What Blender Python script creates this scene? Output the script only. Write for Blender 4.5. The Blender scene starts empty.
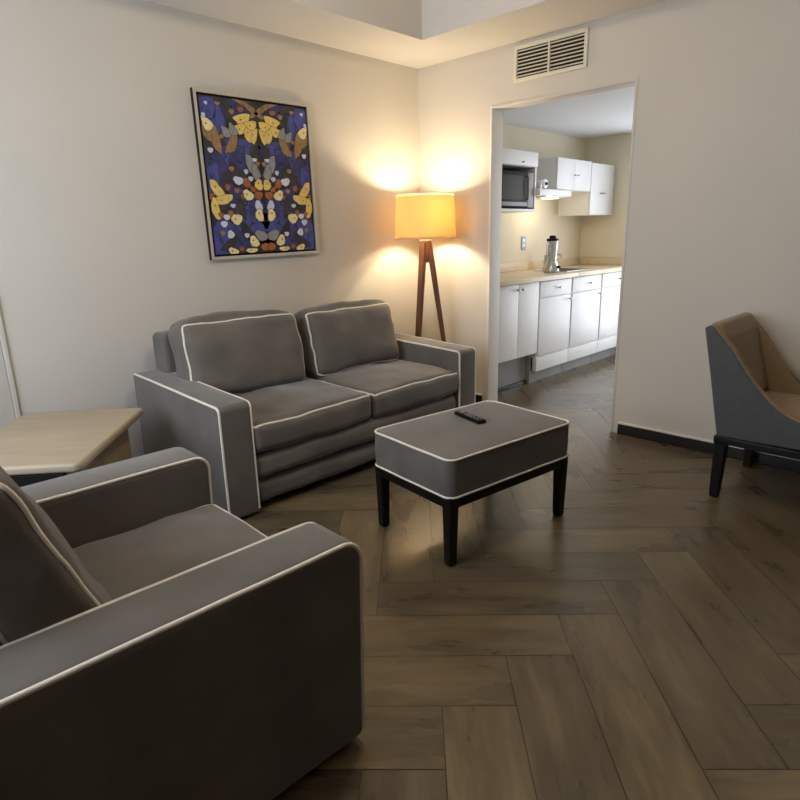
import bpy, math, random
from math import pi, sin, cos, tan, radians
from mathutils import Vector, Matrix, noise
random.seed(7)
scene = bpy.context.scene
COL = scene.collection

# ------------------------------------------------------------------ materials
def srgb(r, g, b):
    f = lambda c: (c/255/12.92) if c/255 <= .04045 else ((c/255+.055)/1.055)**2.4
    return (f(r), f(g), f(b), 1)

def mat(name, col, rough=.6, metal=0, var=.0, vscale=8, bump=0, bscale=60, sheen=0, spec=.5, stretch=None, coat=0):
    m = bpy.data.materials.new(name); m.use_nodes = True
    nt = m.node_tree; b = nt.nodes['Principled BSDF']
    b.inputs['Base Color'].default_value = col
    b.inputs['Roughness'].default_value = rough
    b.inputs['Metallic'].default_value = metal
    b.inputs['Specular IOR Level'].default_value = spec
    b.inputs['Sheen Weight'].default_value = sheen
    b.inputs['Sheen Roughness'].default_value = .4
    b.inputs['Coat Weight'].default_value = coat
    tc = nt.nodes.new('ShaderNodeTexCoord')
    src = tc.outputs['Object']
    if stretch:
        mp = nt.nodes.new('ShaderNodeMapping'); mp.inputs['Scale'].default_value = stretch
        nt.links.new(src, mp.inputs['Vector']); src = mp.outputs['Vector']
    if var:
        n = nt.nodes.new('ShaderNodeTexNoise'); n.inputs['Scale'].default_value = vscale; n.inputs['Detail'].default_value = 5
        nt.links.new(src, n.inputs['Vector'])
        r = nt.nodes.new('ShaderNodeMapRange'); r.inputs['From Min'].default_value = .3; r.inputs['From Max'].default_value = .7
        r.inputs['To Min'].default_value = 1-var; r.inputs['To Max'].default_value = 1+var
        nt.links.new(n.outputs['Fac'], r.inputs['Value'])
        mx = nt.nodes.new('ShaderNodeMix'); mx.data_type = 'RGBA'; mx.blend_type = 'MULTIPLY'; mx.inputs['Factor'].default_value = 1
        mx.inputs[6].default_value = col
        nt.links.new(r.outputs['Result'], mx.inputs[7]); nt.links.new(mx.outputs[2], b.inputs['Base Color'])
    if bump:
        n = nt.nodes.new('ShaderNodeTexNoise'); n.inputs['Scale'].default_value = bscale; n.inputs['Detail'].default_value = 3
        nt.links.new(src, n.inputs['Vector'])
        bp = nt.nodes.new('ShaderNodeBump'); bp.inputs['Strength'].default_value = bump; bp.inputs['Distance'].default_value = .002
        nt.links.new(n.outputs['Fac'], bp.inputs['Height']); nt.links.new(bp.outputs['Normal'], b.inputs['Normal'])
    return m

M = {}
M['wall'] = mat('wall_paint', srgb(206, 198, 187), .85, var=.02, vscale=2, bump=.15, bscale=140)
M['wall_trim'] = mat('wall_trim_paint', srgb(206, 198, 188), .55)
M['wall_dark'] = mat('fill_absorbing_wall_dark', srgb(62, 58, 55), .85)  # unseen front wall, coloured dark to cut fill light on the armchair
M['ceiling'] = mat('ceiling_paint', srgb(218, 211, 203), .9, bump=.1, bscale=120)
M['kitchen_wall'] = mat('kitchen_wall_paint', srgb(222, 212, 188), .8, var=.02, vscale=3)
M['kitchen_ceiling'] = mat('kitchen_ceiling_paint', srgb(226, 226, 226), .9)
M['velvet'] = mat('grey_velvet', srgb(104, 97, 90), .85, var=.16, vscale=6, bump=.5, bscale=260, sheen=.3, spec=.15)
M['piping'] = mat('cream_piping', srgb(226, 216, 202), .7, var=.06, vscale=60)
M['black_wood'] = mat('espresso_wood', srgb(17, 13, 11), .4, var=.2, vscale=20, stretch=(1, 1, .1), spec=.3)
M['walnut'] = mat('walnut_wood', srgb(104, 66, 40), .45, var=.28, vscale=26, stretch=(1, 1, .08))
M['table_wood'] = mat('pale_table_laminate', srgb(168, 150, 126), .45, var=.10, vscale=16, stretch=(1, .12, 1))
M['chair_out'] = mat('slate_chair_fabric', srgb(82, 82, 84), .9, var=.08, vscale=40, bump=.5, bscale=400, sheen=.25, spec=.2)
M['chair_in'] = mat('taupe_chair_fabric', srgb(150, 127, 100), .9, var=.08, vscale=40, bump=.5, bscale=400, sheen=.25, spec=.2)
M['base_black'] = mat('dark_baseboard', srgb(30, 27, 25), .4)
M['base_cap'] = mat('white_baseboard_cap', srgb(228, 222, 214), .5)
M['cab_white'] = mat('white_cabinet_paint', srgb(228, 226, 224), .4, var=.02, vscale=10)
M['counter'] = mat('beige_counter_laminate', srgb(212, 192, 160), .35, var=.05, vscale=60)
M['steel'] = mat('brushed_steel', srgb(190, 190, 188), .28, 1, var=.05, vscale=40)
M['nickel'] = mat('brushed_nickel', srgb(150, 146, 138), .35, 1)
M['black_plastic'] = mat('black_plastic', srgb(16, 15, 15), .5, spec=.12)
M['dark_glass'] = mat('dark_oven_glass', srgb(74, 68, 60), .5, spec=.12)
M['grey_plastic'] = mat('grey_plastic', srgb(120, 116, 110), .4)
M['white_plastic'] = mat('white_plastic', srgb(235, 234, 232), .35)
M['blue_plastic'] = mat('pale_blue_plastic', srgb(150, 170, 196), .4)
M['grey_panel'] = mat('grey_toe_panel', srgb(150, 148, 148), .6)
M['frame_silver'] = mat('champagne_silver_frame', srgb(206, 196, 178), .4, .35, var=.05, vscale=30)
M['vent_white'] = mat('cream_vent_enamel', srgb(222, 212, 194), .45)
M['duct_shade'] = mat('painted_duct_shade', srgb(28, 23, 19), .9)
M['clear_jar'] = mat('frosted_jar', srgb(196, 198, 198), .15, .55)
M['hem'] = mat('cream_shade_hem', srgb(250, 238, 206), .7)
M['art_dark'] = mat('art_charcoal', srgb(54, 48, 52), .6, var=.5, vscale=18)
M['art_blue'] = mat('art_deep_blue', srgb(68, 74, 142), .55, var=.3, vscale=24)
M['art_navy'] = mat('art_navy', srgb(56, 56, 104), .55, var=.3, vscale=24)
M['art_yellow'] = mat('art_yellow', srgb(226, 194, 106), .55, var=.12, vscale=40)
M['art_cream'] = mat('art_cream', srgb(236, 216, 156), .55, var=.1, vscale=40)
M['art_grey'] = mat('art_silver_grey', srgb(142, 140, 140), .55, var=.2, vscale=40)
M['art_pale'] = mat('art_pale_blue', srgb(204, 208, 222), .55, var=.1, vscale=40)
M['art_orange'] = mat('art_rust', srgb(160, 92, 48), .55, var=.2, vscale=40)
M['art_tan'] = mat('art_tan', srgb(150, 118, 76), .55, var=.25, vscale=40)

# translucent lamp shade
def shade_mat(name, dc, tcol, fac):
    m = bpy.data.materials.new(name); m.use_nodes = True; nt = m.node_tree
    for n in list(nt.nodes): nt.nodes.remove(n)
    o = nt.nodes.new('ShaderNodeOutputMaterial')
    d = nt.nodes.new('ShaderNodeBsdfDiffuse'); d.inputs['Color'].default_value = dc
    t = nt.nodes.new('ShaderNodeBsdfTranslucent'); t.inputs['Color'].default_value = tcol
    w = nt.nodes.new('ShaderNodeTexNoise'); w.inputs['Scale'].default_value = 90
    mx = nt.nodes.new('ShaderNodeMixShader'); mx.inputs[0].default_value = fac
    nt.links.new(d.outputs[0], mx.inputs[1]); nt.links.new(t.outputs[0], mx.inputs[2])
    bp = nt.nodes.new('ShaderNodeBump'); bp.inputs['Strength'].default_value = .15
    nt.links.new(w.outputs['Fac'], bp.inputs['Height']); nt.links.new(bp.outputs['Normal'], d.inputs['Normal'])
    nt.links.new(mx.outputs[0], o.inputs[0])
    return m
M['shade'] = shade_mat('linen_lamp_shade', srgb(222, 194, 150), srgb(232, 206, 146), .31)
M['hem_cloth'] = shade_mat('cream_hem_cloth', srgb(246, 238, 216), srgb(252, 246, 226), .8)

def emit_mat(name, col, s):
    m = bpy.data.materials.new(name); m.use_nodes = True
    b = m.node_tree.nodes['Principled BSDF']; b.inputs['Base Color'].default_value = col
    b.inputs['Emission Color'].default_value = col; b.inputs['Emission Strength'].default_value = s
    return m
M['bulb'] = emit_mat('lit_bulb', (1, .78, .48, 1), 6)

def glass_mat():
    m = bpy.data.materials.new('window_glass'); m.use_nodes = True; nt = m.node_tree
    for n in list(nt.nodes): nt.nodes.remove(n)
    o = nt.nodes.new('ShaderNodeOutputMaterial')
    t = nt.nodes.new('ShaderNodeBsdfTransparent'); t.inputs['Color'].default_value = (.96, .98, 1, 1)
    g = nt.nodes.new('ShaderNodeBsdfGlossy'); g.inputs['Roughness'].default_value = .02
    mx = nt.nodes.new('ShaderNodeMixShader'); mx.inputs[0].default_value = .05
    nt.links.new(t.outputs[0], mx.inputs[1]); nt.links.new(g.outputs[0], mx.inputs[2]); nt.links.new(mx.outputs[0], o.inputs[0])
    return m
M['glass'] = glass_mat()

def floor_mat():
    m = bpy.data.materials.new('wood_look_floor_tile'); m.use_nodes = True; nt = m.node_tree
    N = nt.nodes.new; L = nt.links.new; b = nt.nodes['Principled BSDF']
    uv = N('ShaderNodeUVMap'); uv.uv_map = 'plank'
    geo = N('ShaderNodeNewGeometry')
    mp = N('ShaderNodeMapping'); mp.inputs['Scale'].default_value = (2.2, 14, 1); L(uv.outputs[0], mp.inputs['Vector'])
    n1 = N('ShaderNodeTexNoise'); n1.inputs['Scale'].default_value = 1.6; n1.inputs['Detail'].default_value = 8; n1.inputs['Roughness'].default_value = .62; n1.inputs['Distortion'].default_value = .7
    L(mp.outputs[0], n1.inputs['Vector'])
    mp2 = N('ShaderNodeMapping'); mp2.inputs['Scale'].default_value = (1.3, 4, 1); L(uv.outputs[0], mp2.inputs['Vector'])
    n2 = N('ShaderNodeTexNoise'); n2.inputs['Scale'].default_value = 1.7; n2.inputs['Detail'].default_value = 4; L(mp2.outputs[0], n2.inputs['Vector'])
    r = N('ShaderNodeValToRGB'); e = r.color_ramp.elements
    e[0].position = .2; e[0].color = srgb(90, 77, 58); e[1].position = .85; e[1].color = srgb(128, 112, 88)
    el = e.new(.5); el.color = srgb(105, 91, 70)
    L(n1.outputs['Fac'], r.inputs['Fac'])
    pr = N('ShaderNodeValToRGB'); q = pr.color_ramp.elements
    q[0].position = 0; q[0].color = (.74, .74, .76, 1); q[1].position = 1; q[1].color = (1.14, 1.10, 1.0, 1)
    L(geo.outputs['Random Per Island'], pr.inputs['Fac'])
    mx = N('ShaderNodeMix'); mx.data_type = 'RGBA'; mx.blend_type = 'MULTIPLY'; mx.inputs['Factor'].default_value = 1
    L(r.outputs[0], mx.inputs[6]); L(pr.outputs[0], mx.inputs[7])
    mr = N('ShaderNodeMapRange'); mr.inputs['From Min'].default_value = .3; mr.inputs['From Max'].default_value = .7; mr.inputs['To Min'].default_value = .66; mr.inputs['To Max'].default_value = 1.24
    L(n2.outputs['Fac'], mr.inputs['Value'])
    mx2 = N('ShaderNodeMix'); mx2.data_type = 'RGBA'; mx2.blend_type = 'MULTIPLY'; mx2.inputs['Factor'].default_value = 1
    L(mx.outputs[2], mx2.inputs[6]); L(mr.outputs[0], mx2.inputs[7]); L(mx2.outputs[2], b.inputs['Base Color'])
    rr = N('ShaderNodeMapRange'); rr.inputs['To Min'].default_value = .2; rr.inputs['To Max'].default_value = .38; L(n2.outputs['Fac'], rr.inputs['Value'])
    L(rr.outputs[0], b.inputs['Roughness']); b.inputs['Specular IOR Level'].default_value = .5
    bp = N('ShaderNodeBump'); bp.inputs['Strength'].default_value = .12; bp.inputs['Distance'].default_value = .003
    L(n1.outputs['Fac'], bp.inputs['Height']); L(bp.outputs[0], b.inputs['Normal'])
    return m
M['floor'] = floor_mat()
M['grout'] = mat('dark_grout', srgb(58, 49, 38), .8)

# ------------------------------------------------------------------ mesh builder
class MB:
    def __init__(s): s.v = []; s.f = []; s.mi = []
    def add(s, vs, fs, mi=0, mx=None):
        o = len(s.v)
        for p in vs:
            p = Vector(p)
            s.v.append(mx @ p if mx else p)
        flip = mx is not None and mx.determinant() < 0
        for f in fs:
            f = [i+o for i in f]
            s.f.append(f[::-1] if flip else f); s.mi.append(mi)
        return s
    def build(s, name, mats, parent=None, ang=38):
        me = bpy.data.meshes.new(name)
        me.from_pydata([tuple(p) for p in s.v], [], s.f)
        for m in (mats if isinstance(mats, (list, tuple)) else [mats]): me.materials.append(M[m])
        me.polygons.foreach_set('material_index', s.mi)
        me.polygons.foreach_set('use_smooth', [True]*len(s.f))
        me.update(); me.validate()
        me.set_sharp_from_angle(angle=radians(ang))
        o = bpy.data.objects.new(name, me); COL.objects.link(o)
        if parent: o.parent = parent
        return o
    # rounded, optionally bulging box
    def soft(s, c, size, r=.01, n=1, seg=3, bulge=(0, 0, 0), wr=0, wscale=6, mx=None, mi=0, seed=0, fn=None):
        f, h = soft_map(c, size, r, bulge, wr, wscale, seed)
        if fn: f = fn
        ax = []
        for k in range(3):
            rr = min(r, h[k]*.999)
            e = [h[k]-rr+rr*tan(pi/4*j/seg) for j in range(seg+1)]
            inn = h[k]-rr
            mid = [-inn+2*inn*j/n for j in range(1, n)]
            ax.append([-x for x in reversed(e)] + mid + e)
        vid = {}; vs = []; fs = []
        def vert(q):
            key = tuple(round(x, 6) for x in q)
            if key not in vid: vid[key] = len(vs); vs.append(f(q))
            return vid[key]
        for a in range(3):
            b, c2 = (a+1) % 3, (a+2) % 3
            for sg in (-1, 1):
                for i in range(len(ax[b])-1):
                    for j in range(len(ax[c2])-1):
                        q = []
                        for (ii, jj) in ((0, 0), (1, 0), (1, 1), (0, 1)):
                            p = [0, 0, 0]; p[a] = sg*h[a]; p[b] = ax[b][i+ii]; p[c2] = ax[c2][j+jj]
                            q.append(vert(p))
                        fs.append(q if sg > 0 else q[::-1])
        s.add(vs, fs, mi, mx); return s
    def box(s, x0, x1, y0, y1, z0, z1, r=.002, mx=None, mi=0, seg=2):
        return s.soft(((x0+x1)/2, (y0+y1)/2, (z0+z1)/2), (x1-x0, y1-y0, z1-z0), min(r, (x1-x0)*.45, (y1-y0)*.45, (z1-z0)*.45), 1, seg, mx=mx, mi=mi)
    def raw(s, x0, x1, y0, y1, z0, z1, mi=0, mx=None):
        vs = [(x, y, z) for x in (x0, x1) for y in (y0, y1) for z in (z0, z1)]
        return s.add(vs, [(0, 1, 3, 2), (4, 6, 7, 5), (0, 4, 5, 1), (2, 3, 7, 6), (0, 2, 6, 4), (1, 5, 7, 3)], mi, mx)
    def tube(s, pts, r, closed=False, n=8, mx=None, mi=0, r2=None):
        pts = [Vector(p) for p in pts]; N = len(pts)
        tang = []
        for i in range(N):
            a = pts[(i-1) % N] if (closed or i > 0) else pts[i]
            b = pts[(i+1) % N] if (closed or i < N-1) else pts[i]
            t = (b-a); tang.append(t.normalized() if t.length > 1e-9 else Vector((0, 0, 1)))
        up = Vector((0, 0, 1)) if abs(tang[0].z) < .9 else Vector((1, 0, 0))
        nrm = (up - tang[0]*up.dot(tang[0])).normalized()
        vs = []; fs = []
        for i in range(N):
            nrm = (nrm - tang[i]*nrm.dot(tang[i])).normalized(); bi = tang[i].cross(nrm)
            rad = r if r2 is None else r+(r2-r)*i/(N-1)
            for k in range(n):
                a = 2*pi*k/n; vs.append(pts[i] + (nrm*cos(a)+bi*sin(a))*rad)
        for i in range(N if closed else N-1):
            j = (i+1) % N
            for k in range(n):
                k2 = (k+1) % n
                fs.append((i*n+k, i*n+k2, j*n+k2, j*n+k))
        if not closed:
            fs.append(tuple(range(n))[::-1]); fs.append(tuple((N-1)*n+k for k in range(n)))
        s.add(vs, fs, mi, mx); return s
    def lathe(s, prof, n=32, mx=None, mi=0, c=(0, 0, 0), close=False):
        vs = []; fs = []; K = len(prof)
        for i in range(n):
            a = 2*pi*i/n
            for (r, z) in prof: vs.append((c[0]+r*cos(a), c[1]+r*sin(a), c[2]+z))
        for i in range(n):
            j = (i+1) % n
            for k in range(K if close else K-1):
                k2 = (k+1) % K
                fs.append((i*K+k, j*K+k, j*K+k2, i*K+k2))
        if not close:
            if prof[0][0] > 1e-6: fs.append(tuple(i*K for i in range(n))[::-1])
            if prof[-1][0] > 1e-6: fs.append(tuple(i*K+K-1 for i in range(n)))
        s.add(vs, fs, mi, mx); return s
    # extrude a profile of (a, b) points; place(a, b, w) gives 3-D
    def extrude(s, prof, w0, w1, r, place, seg=4, mi=0, flip=False):
        K = len(prof); nr = poly_normals(prof)
        rings = []
        for k in range(seg+1):
            th = pi/2*k/seg; rings.append((r*(1-sin(th)), w0+r*(1-cos(th))))
        for k in range(seg, -1, -1):
            th = pi/2*k/seg; rings.append((r*(1-sin(th)), w1-r*(1-cos(th))))
        vs = []; fs = []
        for off, w in rings:
            for i in range(K):
                vs.append(place(prof[i][0]-nr[i][0]*off, prof[i][1]-nr[i][1]*off, w))
        for q in range(len(rings)-1):
            for i in range(K):
                j = (i+1) % K
                fs.append((q*K+i, q*K+j, (q+1)*K+j, (q+1)*K+i))
        fs.append(tuple(range(K))[::-1]); fs.append(tuple((len(rings)-1)*K+i for i in range(K)))
        if flip: fs = [f[::-1] for f in fs]
        s.add(vs, fs, mi); return s

def soft_map(c, size, r, bulge=(0, 0, 0), wr=0, wscale=6, seed=0):
    h = [x/2 for x in size]; c = Vector(c)
    def f(q):
        p = []; d = []
        for k in range(3):
            rr = min(r, h[k]*.999)
            i = max(-(h[k]-rr), min(h[k]-rr, q[k])); p.append(i); d.append(q[k]-i)
        dl = math.sqrt(sum(x*x for x in d))
        if dl > 1e-9: p = [p[k]+d[k]/dl*min(r, h[k]*.999) for k in range(3)]
        t = [max(0, 1-(q[k]/h[k])**2) for k in range(3)]
        out = list(p)
        for k in range(3):
            a, b = (k+1) % 3, (k+2) % 3
            out[k] += bulge[k]*(p[k]/h[k])*(t[a]*t[b])**.6
        v = Vector(out)
        if wr:
            m = Vector((seed*3.1, seed*1.7, seed))
            v += noise.noise_vector(v*wscale+m)*wr + noise.noise_vector(v*wscale*2.7+m)*wr*.35
        return v+c
    return f, h

def slab_map(c, size, R, crown, side=.0, wr=0):
    """box cushion with rounded plan corners, crisp piped edges, a crowned top and slightly full sides"""
    h = [x/2 for x in size]; c = Vector(c)
    def f(q):
        p = list(q); dx = max(0, abs(q[0])-(h[0]-R)); dy = max(0, abs(q[1])-(h[1]-R))
        if dx > 0 and dy > 0:
            k = max(dx, dy)/math.hypot(dx, dy)
            p[0] = math.copysign(h[0]-R+dx*k, q[0]); p[1] = math.copysign(h[1]-R+dy*k, q[1])
        t = [max(0, 1-(q[i]/h[i])**2) for i in range(3)]
        if q[2] > 0: p[2] += crown*(t[0]*t[1])**.5*(q[2]/h[2])
        p[0] *= 1+side*t[2]; p[1] *= 1+side*t[2]
        v = Vector(p)
        if wr: v += noise.noise_vector(v*7)*wr
        return v+c
    return f, h

def poly_normals(prof):   # outward normals of a counter-clockwise profile
    K = len(prof); out = []
    for i in range(K):
        a, b, c = Vector(prof[i-1]), Vector(prof[i]), Vector(prof[(i+1) % K])
        e1 = (b-a).normalized(); e2 = (c-b).normalized()
        n1 = Vector((e1.y, -e1.x)); n2 = Vector((e2.y, -e2.x)); n = n1+n2
        n = n.normalized() if n.length > 1e-6 else n1
        out.append(n/max(.5, n.dot(n1)))
    return out

def round_poly(pts, seg=6):   # pts: (a, b, radius)
    out = []; K = len(pts)
    for i in range(K):
        p = Vector(pts[i][:2]); r = pts[i][2]
        if r <= 0: out.append(tuple(p)); continue
        d1 = (Vector(pts[i-1][:2])-p).normalized(); d2 = (Vector(pts[(i+1) % K][:2])-p).normalized()
        ang = d1.angle(d2); t = r/tan(ang/2); cen = p+(d1+d2).normalized()*(r/sin(ang/2))
        a = p+d1*t-cen; b = p+d2*t-cen
        a0 = math.atan2(a.y, a.x); a1 = math.atan2(b.y, b.x)
        while a1-a0 > pi: a1 -= 2*pi
        while a1-a0 < -pi: a1 += 2*pi
        for k in range(seg+1):
            th = a0+(a1-a0)*k/seg; out.append((cen.x+r*cos(th), cen.y+r*sin(th)))
    return out

def loop_path(f, h, axis, sgn, n=26, out=.0):
    """closed path round the edges of one face of a soft box"""
    b, c = (axis+1) % 3, (axis+2) % 3
    P = []
    cs = [(-1, -1), (1, -1), (1, 1), (-1, 1)]
    for i in range(4):
        a0, a1 = cs[i], cs[(i+1) % 4]
        for k in range(n):
            t = k/n; t = .5-.5*cos(pi*t)
            q = [0, 0, 0]; q[axis] = sgn*h[axis]
            q[b] = (a0[0]+(a1[0]-a0[0])*t)*h[b]; q[c] = (a0[1]+(a1[1]-a0[1])*t)*h[c]
            P.append(f(q))
    # drop doubled points
    R = [P[0]]
    for p in P[1:]:
        if (p-R[-1]).length > .004: R.append(p)
    return R

def thing(name, label, cat, loc=(0, 0, 0), rz=0, group=None):
    o = bpy.data.objects.new(name, None); COL.objects.link(o); o.empty_display_size = .1
    o.location = loc; o.rotation_euler = (0, 0, rz); o['label'] = label; o['category'] = cat
    if group: o['group'] = group
    return o
def tag(o, label, cat, group=None):
    o['label'] = label; o['category'] = cat
    if group: o['group'] = group
    return o
def struct(o): o['kind'] = 'structure'; return o

def light(name, kind, loc, energy, col, **k):
    l = bpy.data.lights.new(name, kind); l.energy = energy; l.color = col
    for a, v in k.items(): setattr(l, a, v)
    o = bpy.data.objects.new(name, l); COL.objects.link(o); o.location = loc; return o

# ================================================================== THE SETTING
XL, YF = -4.25, -4.35      # left wall and front wall of the living room
H, HT = 2.40, 2.68         # soffit and tray heights
SW = .478                  # soffit width
KX, KY, KH = 2.50, -3.0, 2.14
DY0, DY1, DH = -1.650, -.650, 2.058   # doorway
WT = .12

# floor: herringbone of wood-look tiles
def build_floor():
    W = .205; n = 4; L = n*W; g = .0013
    U0, V0 = .106, -3.266; rot = radians(-1.8); AX, AY = -2.097, -2.53
    x0, x1, y0, y1 = XL-.02, KX+.02, YF-.02, .02
    me = bpy.data.meshes.new('floor'); vs = []; fs = []; uvs = []; mis = []
    def clip(poly):
        for ax, lim, sg in ((0, x0, 1), (0, x1, -1), (1, y0, 1), (1, y1, -1)):
            out = []
            for i in range(len(poly)):
                a, b = poly[i], poly[(i+1) % len(poly)]
                da, db = sg*(a[0][ax]-lim), sg*(b[0][ax]-lim)
                if da >= 0: out.append(a)
                if da*db < 0:
                    t = da/(da-db)
                    out.append((tuple(a[0][k]+(b[0][k]-a[0][k])*t for k in (0, 1)), tuple(a[1][k]+(b[1][k]-a[1][k])*t for k in (0, 1))))
            poly = out
            if len(poly) < 3: return None
        return poly
    def plank(u0, u1, v0, v1, along_u):
        ru, rv = random.uniform(0, 40), random.uniform(0, 40)
        q = []
        for (u, v) in ((u0+g, v0+g), (u1-g, v0+g), (u1-g, v1-g), (u0+g, v1-g)):
            x, y = (u+v)/2**.5-AX, (v-u)/2**.5-AY
            x, y = AX+x*cos(rot)-y*sin(rot), AY+x*sin(rot)+y*cos(rot)
            a, b = (u-u0, v-v0) if along_u else (v-v0, u-u0)
            q.append(((x, y), (a+ru, b+rv)))
        q = clip(q)
        if not q: return
        a = 0
        for i in range(len(q)):
            (xa, ya), (xb, yb) = q[i][0], q[(i+1) % len(q)][0]; a += xa*yb-xb*ya
        if a < 0: q = q[::-1]
        o = len(vs)
        for p, t in q: vs.append((p[0], p[1], 0)); uvs.append(t)
        fs.append([o+i for i in range(len(q))]); mis.append(0)
    for j in range(-60, 60):
        for m in range(-6, 7):
            e = U0+W+j*W+2*L*m; v = V0+j*W
            plank(e-L, e, v, v+W, True)
            u = U0+j*W; t = V0+j*W-2*L*m
            plank(u, u+W, t-L, t, False)
    o = len(vs)
    vs += [(x0, y0, -.003), (x1, y0, -.003), (x1, y1, -.003), (x0, y1, -.003)]; uvs += [(0, 0)]*4
    fs.append([o, o+1, o+2, o+3]); mis.append(1)
    o = len(vs)
    vs += [(x0, y0, -.06), (x1, y0, -.06), (x1, y1, -.06), (x0, y1, -.06)]; uvs += [(0, 0)]*4
    fs.append([o+3, o+2, o+1, o]); mis.append(1)
    me.from_pydata(vs, [], fs); me.materials.append(M['floor']); me.materials.append(M['grout'])
    me.polygons.foreach_set('material_index', mis)
    uv = me.uv_layers.new(name='plank')
    for l in me.loops: uv.data[l.index].uv = uvs[l.vertex_index]
    me.update()
    ob = bpy.data.objects.new('floor', me); COL.objects.link(ob); struct(ob)
build_floor()

TOP = HT+.05
b = MB(); b.raw(XL-.12, KX+.12, 0, .12, 0, TOP); struct(b.build('wall_back', 'wall'))
b = MB()
b.raw(0, WT, DY1, 0, 0, TOP); b.raw(0, WT, YF, DY0, 0, TOP); b.raw(0, WT, DY0, DY1, DH, TOP)
struct(b.build('wall_right', 'wall'))
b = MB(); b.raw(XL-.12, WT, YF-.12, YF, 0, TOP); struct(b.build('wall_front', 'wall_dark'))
WY0, WY1, WZ0, WZ1 = -2.25, -.45, .75, 2.15      # living-room window in the left wall
b = MB()
b.raw(XL-.12, XL, YF, WY0, 0, TOP); b.raw(XL-.12, XL, WY1, 0, 0, TOP)
b.raw(XL-.12, XL, WY0, WY1, 0, WZ0); b.raw(XL-.12, XL, WY0, WY1, WZ1, TOP)
struct(b.build('wall_left', 'wall'))
# ceiling with a raised tray
b = MB()
b.raw(XL, 0, -SW, 0, H, TOP); b.raw(XL, 0, YF, YF+SW, H, TOP)
b.raw(XL, XL+SW, YF+SW, -SW, H, TOP); b.raw(-SW, 0, YF+SW, -SW, H, TOP)
b.raw(XL+SW, -SW, YF+SW, -SW, HT, TOP)
struct(b.build('ceiling', 'ceiling'))

def window(name, x, y0, y1, z0, z1, depth):
    b = MB(); w = .05
    b.box(x, x+depth, y0, y1, z0, z0+w); b.box(x, x+depth, y0, y1, z1-w, z1)
    b.box(x, x+depth, y0, y0+w, z0+w, z1-w); b.box(x, x+depth, y1-w, y1, z0+w, z1-w)
    b.box(x+.01, x+depth-.01, (y0+y1)/2-.025, (y0+y1)/2+.025, z0+w, z1-w)
    o = struct(b.build(name, 'white_plastic'))
    g = MB(); g.raw(x+depth/2-.003, x+depth/2+.003, y0+w, y1-w, z0+w, z1-w)
    struct(g.build('window_pane', 'glass', o))
window('window_1', XL-.10, WY0, WY1, WZ0, WZ1, .06)
KWY0, KWY1, KWZ0, KWZ1 = -2.1, -.78, .10, 2.06
window('window_2', KX+.04, KWY0, KWY1, KWZ0, KWZ1, .06)

# doorway lining and casing
b = MB(); t = .016; e = .004; cw = .035
b.box(-e, WT+e, DY1-t, DY1, 0, DH, .003, mi=1); b.box(-e, WT+e, DY0, DY0+t, 0, DH, .003); b.box(-e, WT+e, DY0+t, DY1-t, DH-t, DH, .003)  # left jamb coloured whiter to carry the light from the kitchen
struct(b.build('trim_1', ['wall_trim', 'base_cap']))

# baseboards: dark with a thin white cap
def baseboard(name, x0, x1, y0, y1):
    b = MB(); b.box(x0, x1, y0, y1, .001, .066, .002)
    b.box(x0 - (.003 if x1-x0 < .05 else 0), x1, y0 - (.003 if y1-y0 < .05 else 0), y1, .066, .079, .003, mi=1)
    struct(b.build(name, ['base_black', 'base_cap']))
baseboard('baseboard_back', XL, -.001, -.014, -.001)
baseboard('baseboard_right', -.014, -.001, YF, DY0-cw-.001)
baseboard('baseboard_corner', -.014, -.001, DY1+cw+.001, -.015)
# thin vertical trim on the sofa wall at the left edge, closing a flush panel
b = MB(); b.box(-2.888, -2.866, -.012, -.001, .08, 2.398, .003)
struct(b.build('trim_2', 'wall_trim'))
b = MB(); b.box(-4.0, -2.890, -.006, -.001, .08, 2.398, .002)
struct(b.build('trim_3', 'wall_trim'))

# kitchen shell
b = MB()
b.raw(KX, KX+.12, KWY1, 0, 0, TOP); b.raw(KX, KX+.12, KY-.12, KWY0, 0, TOP)
b.raw(KX, KX+.12, KWY0, KWY1, 0, KWZ0); b.raw(KX, KX+.12, KWY0, KWY1, KWZ1, TOP)
struct(b.build('wall_kitchen_right', 'kitchen_wall'))
b = MB(); b.raw(WT, KX, KY-.12, KY, 0, TOP); struct(b.build('wall_kitchen_front', 'kitchen_wall'))
b = MB(); b.raw(WT+.001, KX-.001, -.004, -.0005, .9, KH); struct(b.build('wall_kitchen_back', 'kitchen_wall'))
b = MB(); b.raw(WT, KX, KY, 0, KH, KH+.1); struct(b.build('ceiling_kitchen', 'kitchen_ceiling'))

# ================================================================== SOFA
def arm(mb_body, mb_pipe, side0, side1, front, back, z0, z1, place, rf, pipes, r=.018, flip=False, dip=0.0, lean=0.0):
    """track arm: profile in (depth d, z); front is +d"""
    prof = round_poly([(back, z0, r*1.1), (front, z0, r*1.1), (front+lean, z1, rf), (back, z1+dip, .03)], 7)
    mb_body.extrude(prof, side0, side1, r, place, 4, flip=flip)
    nr = poly_normals(prof); K = len(prof)
    # profile order: back-bottom arc 0..7, front-bottom 8..15, front-top 16..23, back-top 24..31
    idx = list(range(15, 26))
    for w, sgn in pipes:
        off = r*.30
        pts = [place(prof[i][0]-nr[i][0]*off, prof[i][1]-nr[i][1]*off, w+sgn*r*.30) for i in idx]
        fine = []
        for a, c in zip(pts, pts[1:]):
            k = max(1, int((Vector(c)-Vector(a)).length/.03))
            for j in range(k): fine.append(Vector(a).lerp(Vector(c), j/k))
        fine.append(Vector(pts[-1]))
        fine = [p+noise.noise_vector(p*9)*.0012 for p in fine]
        mb_pipe.tube(fine, .0058)

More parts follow.
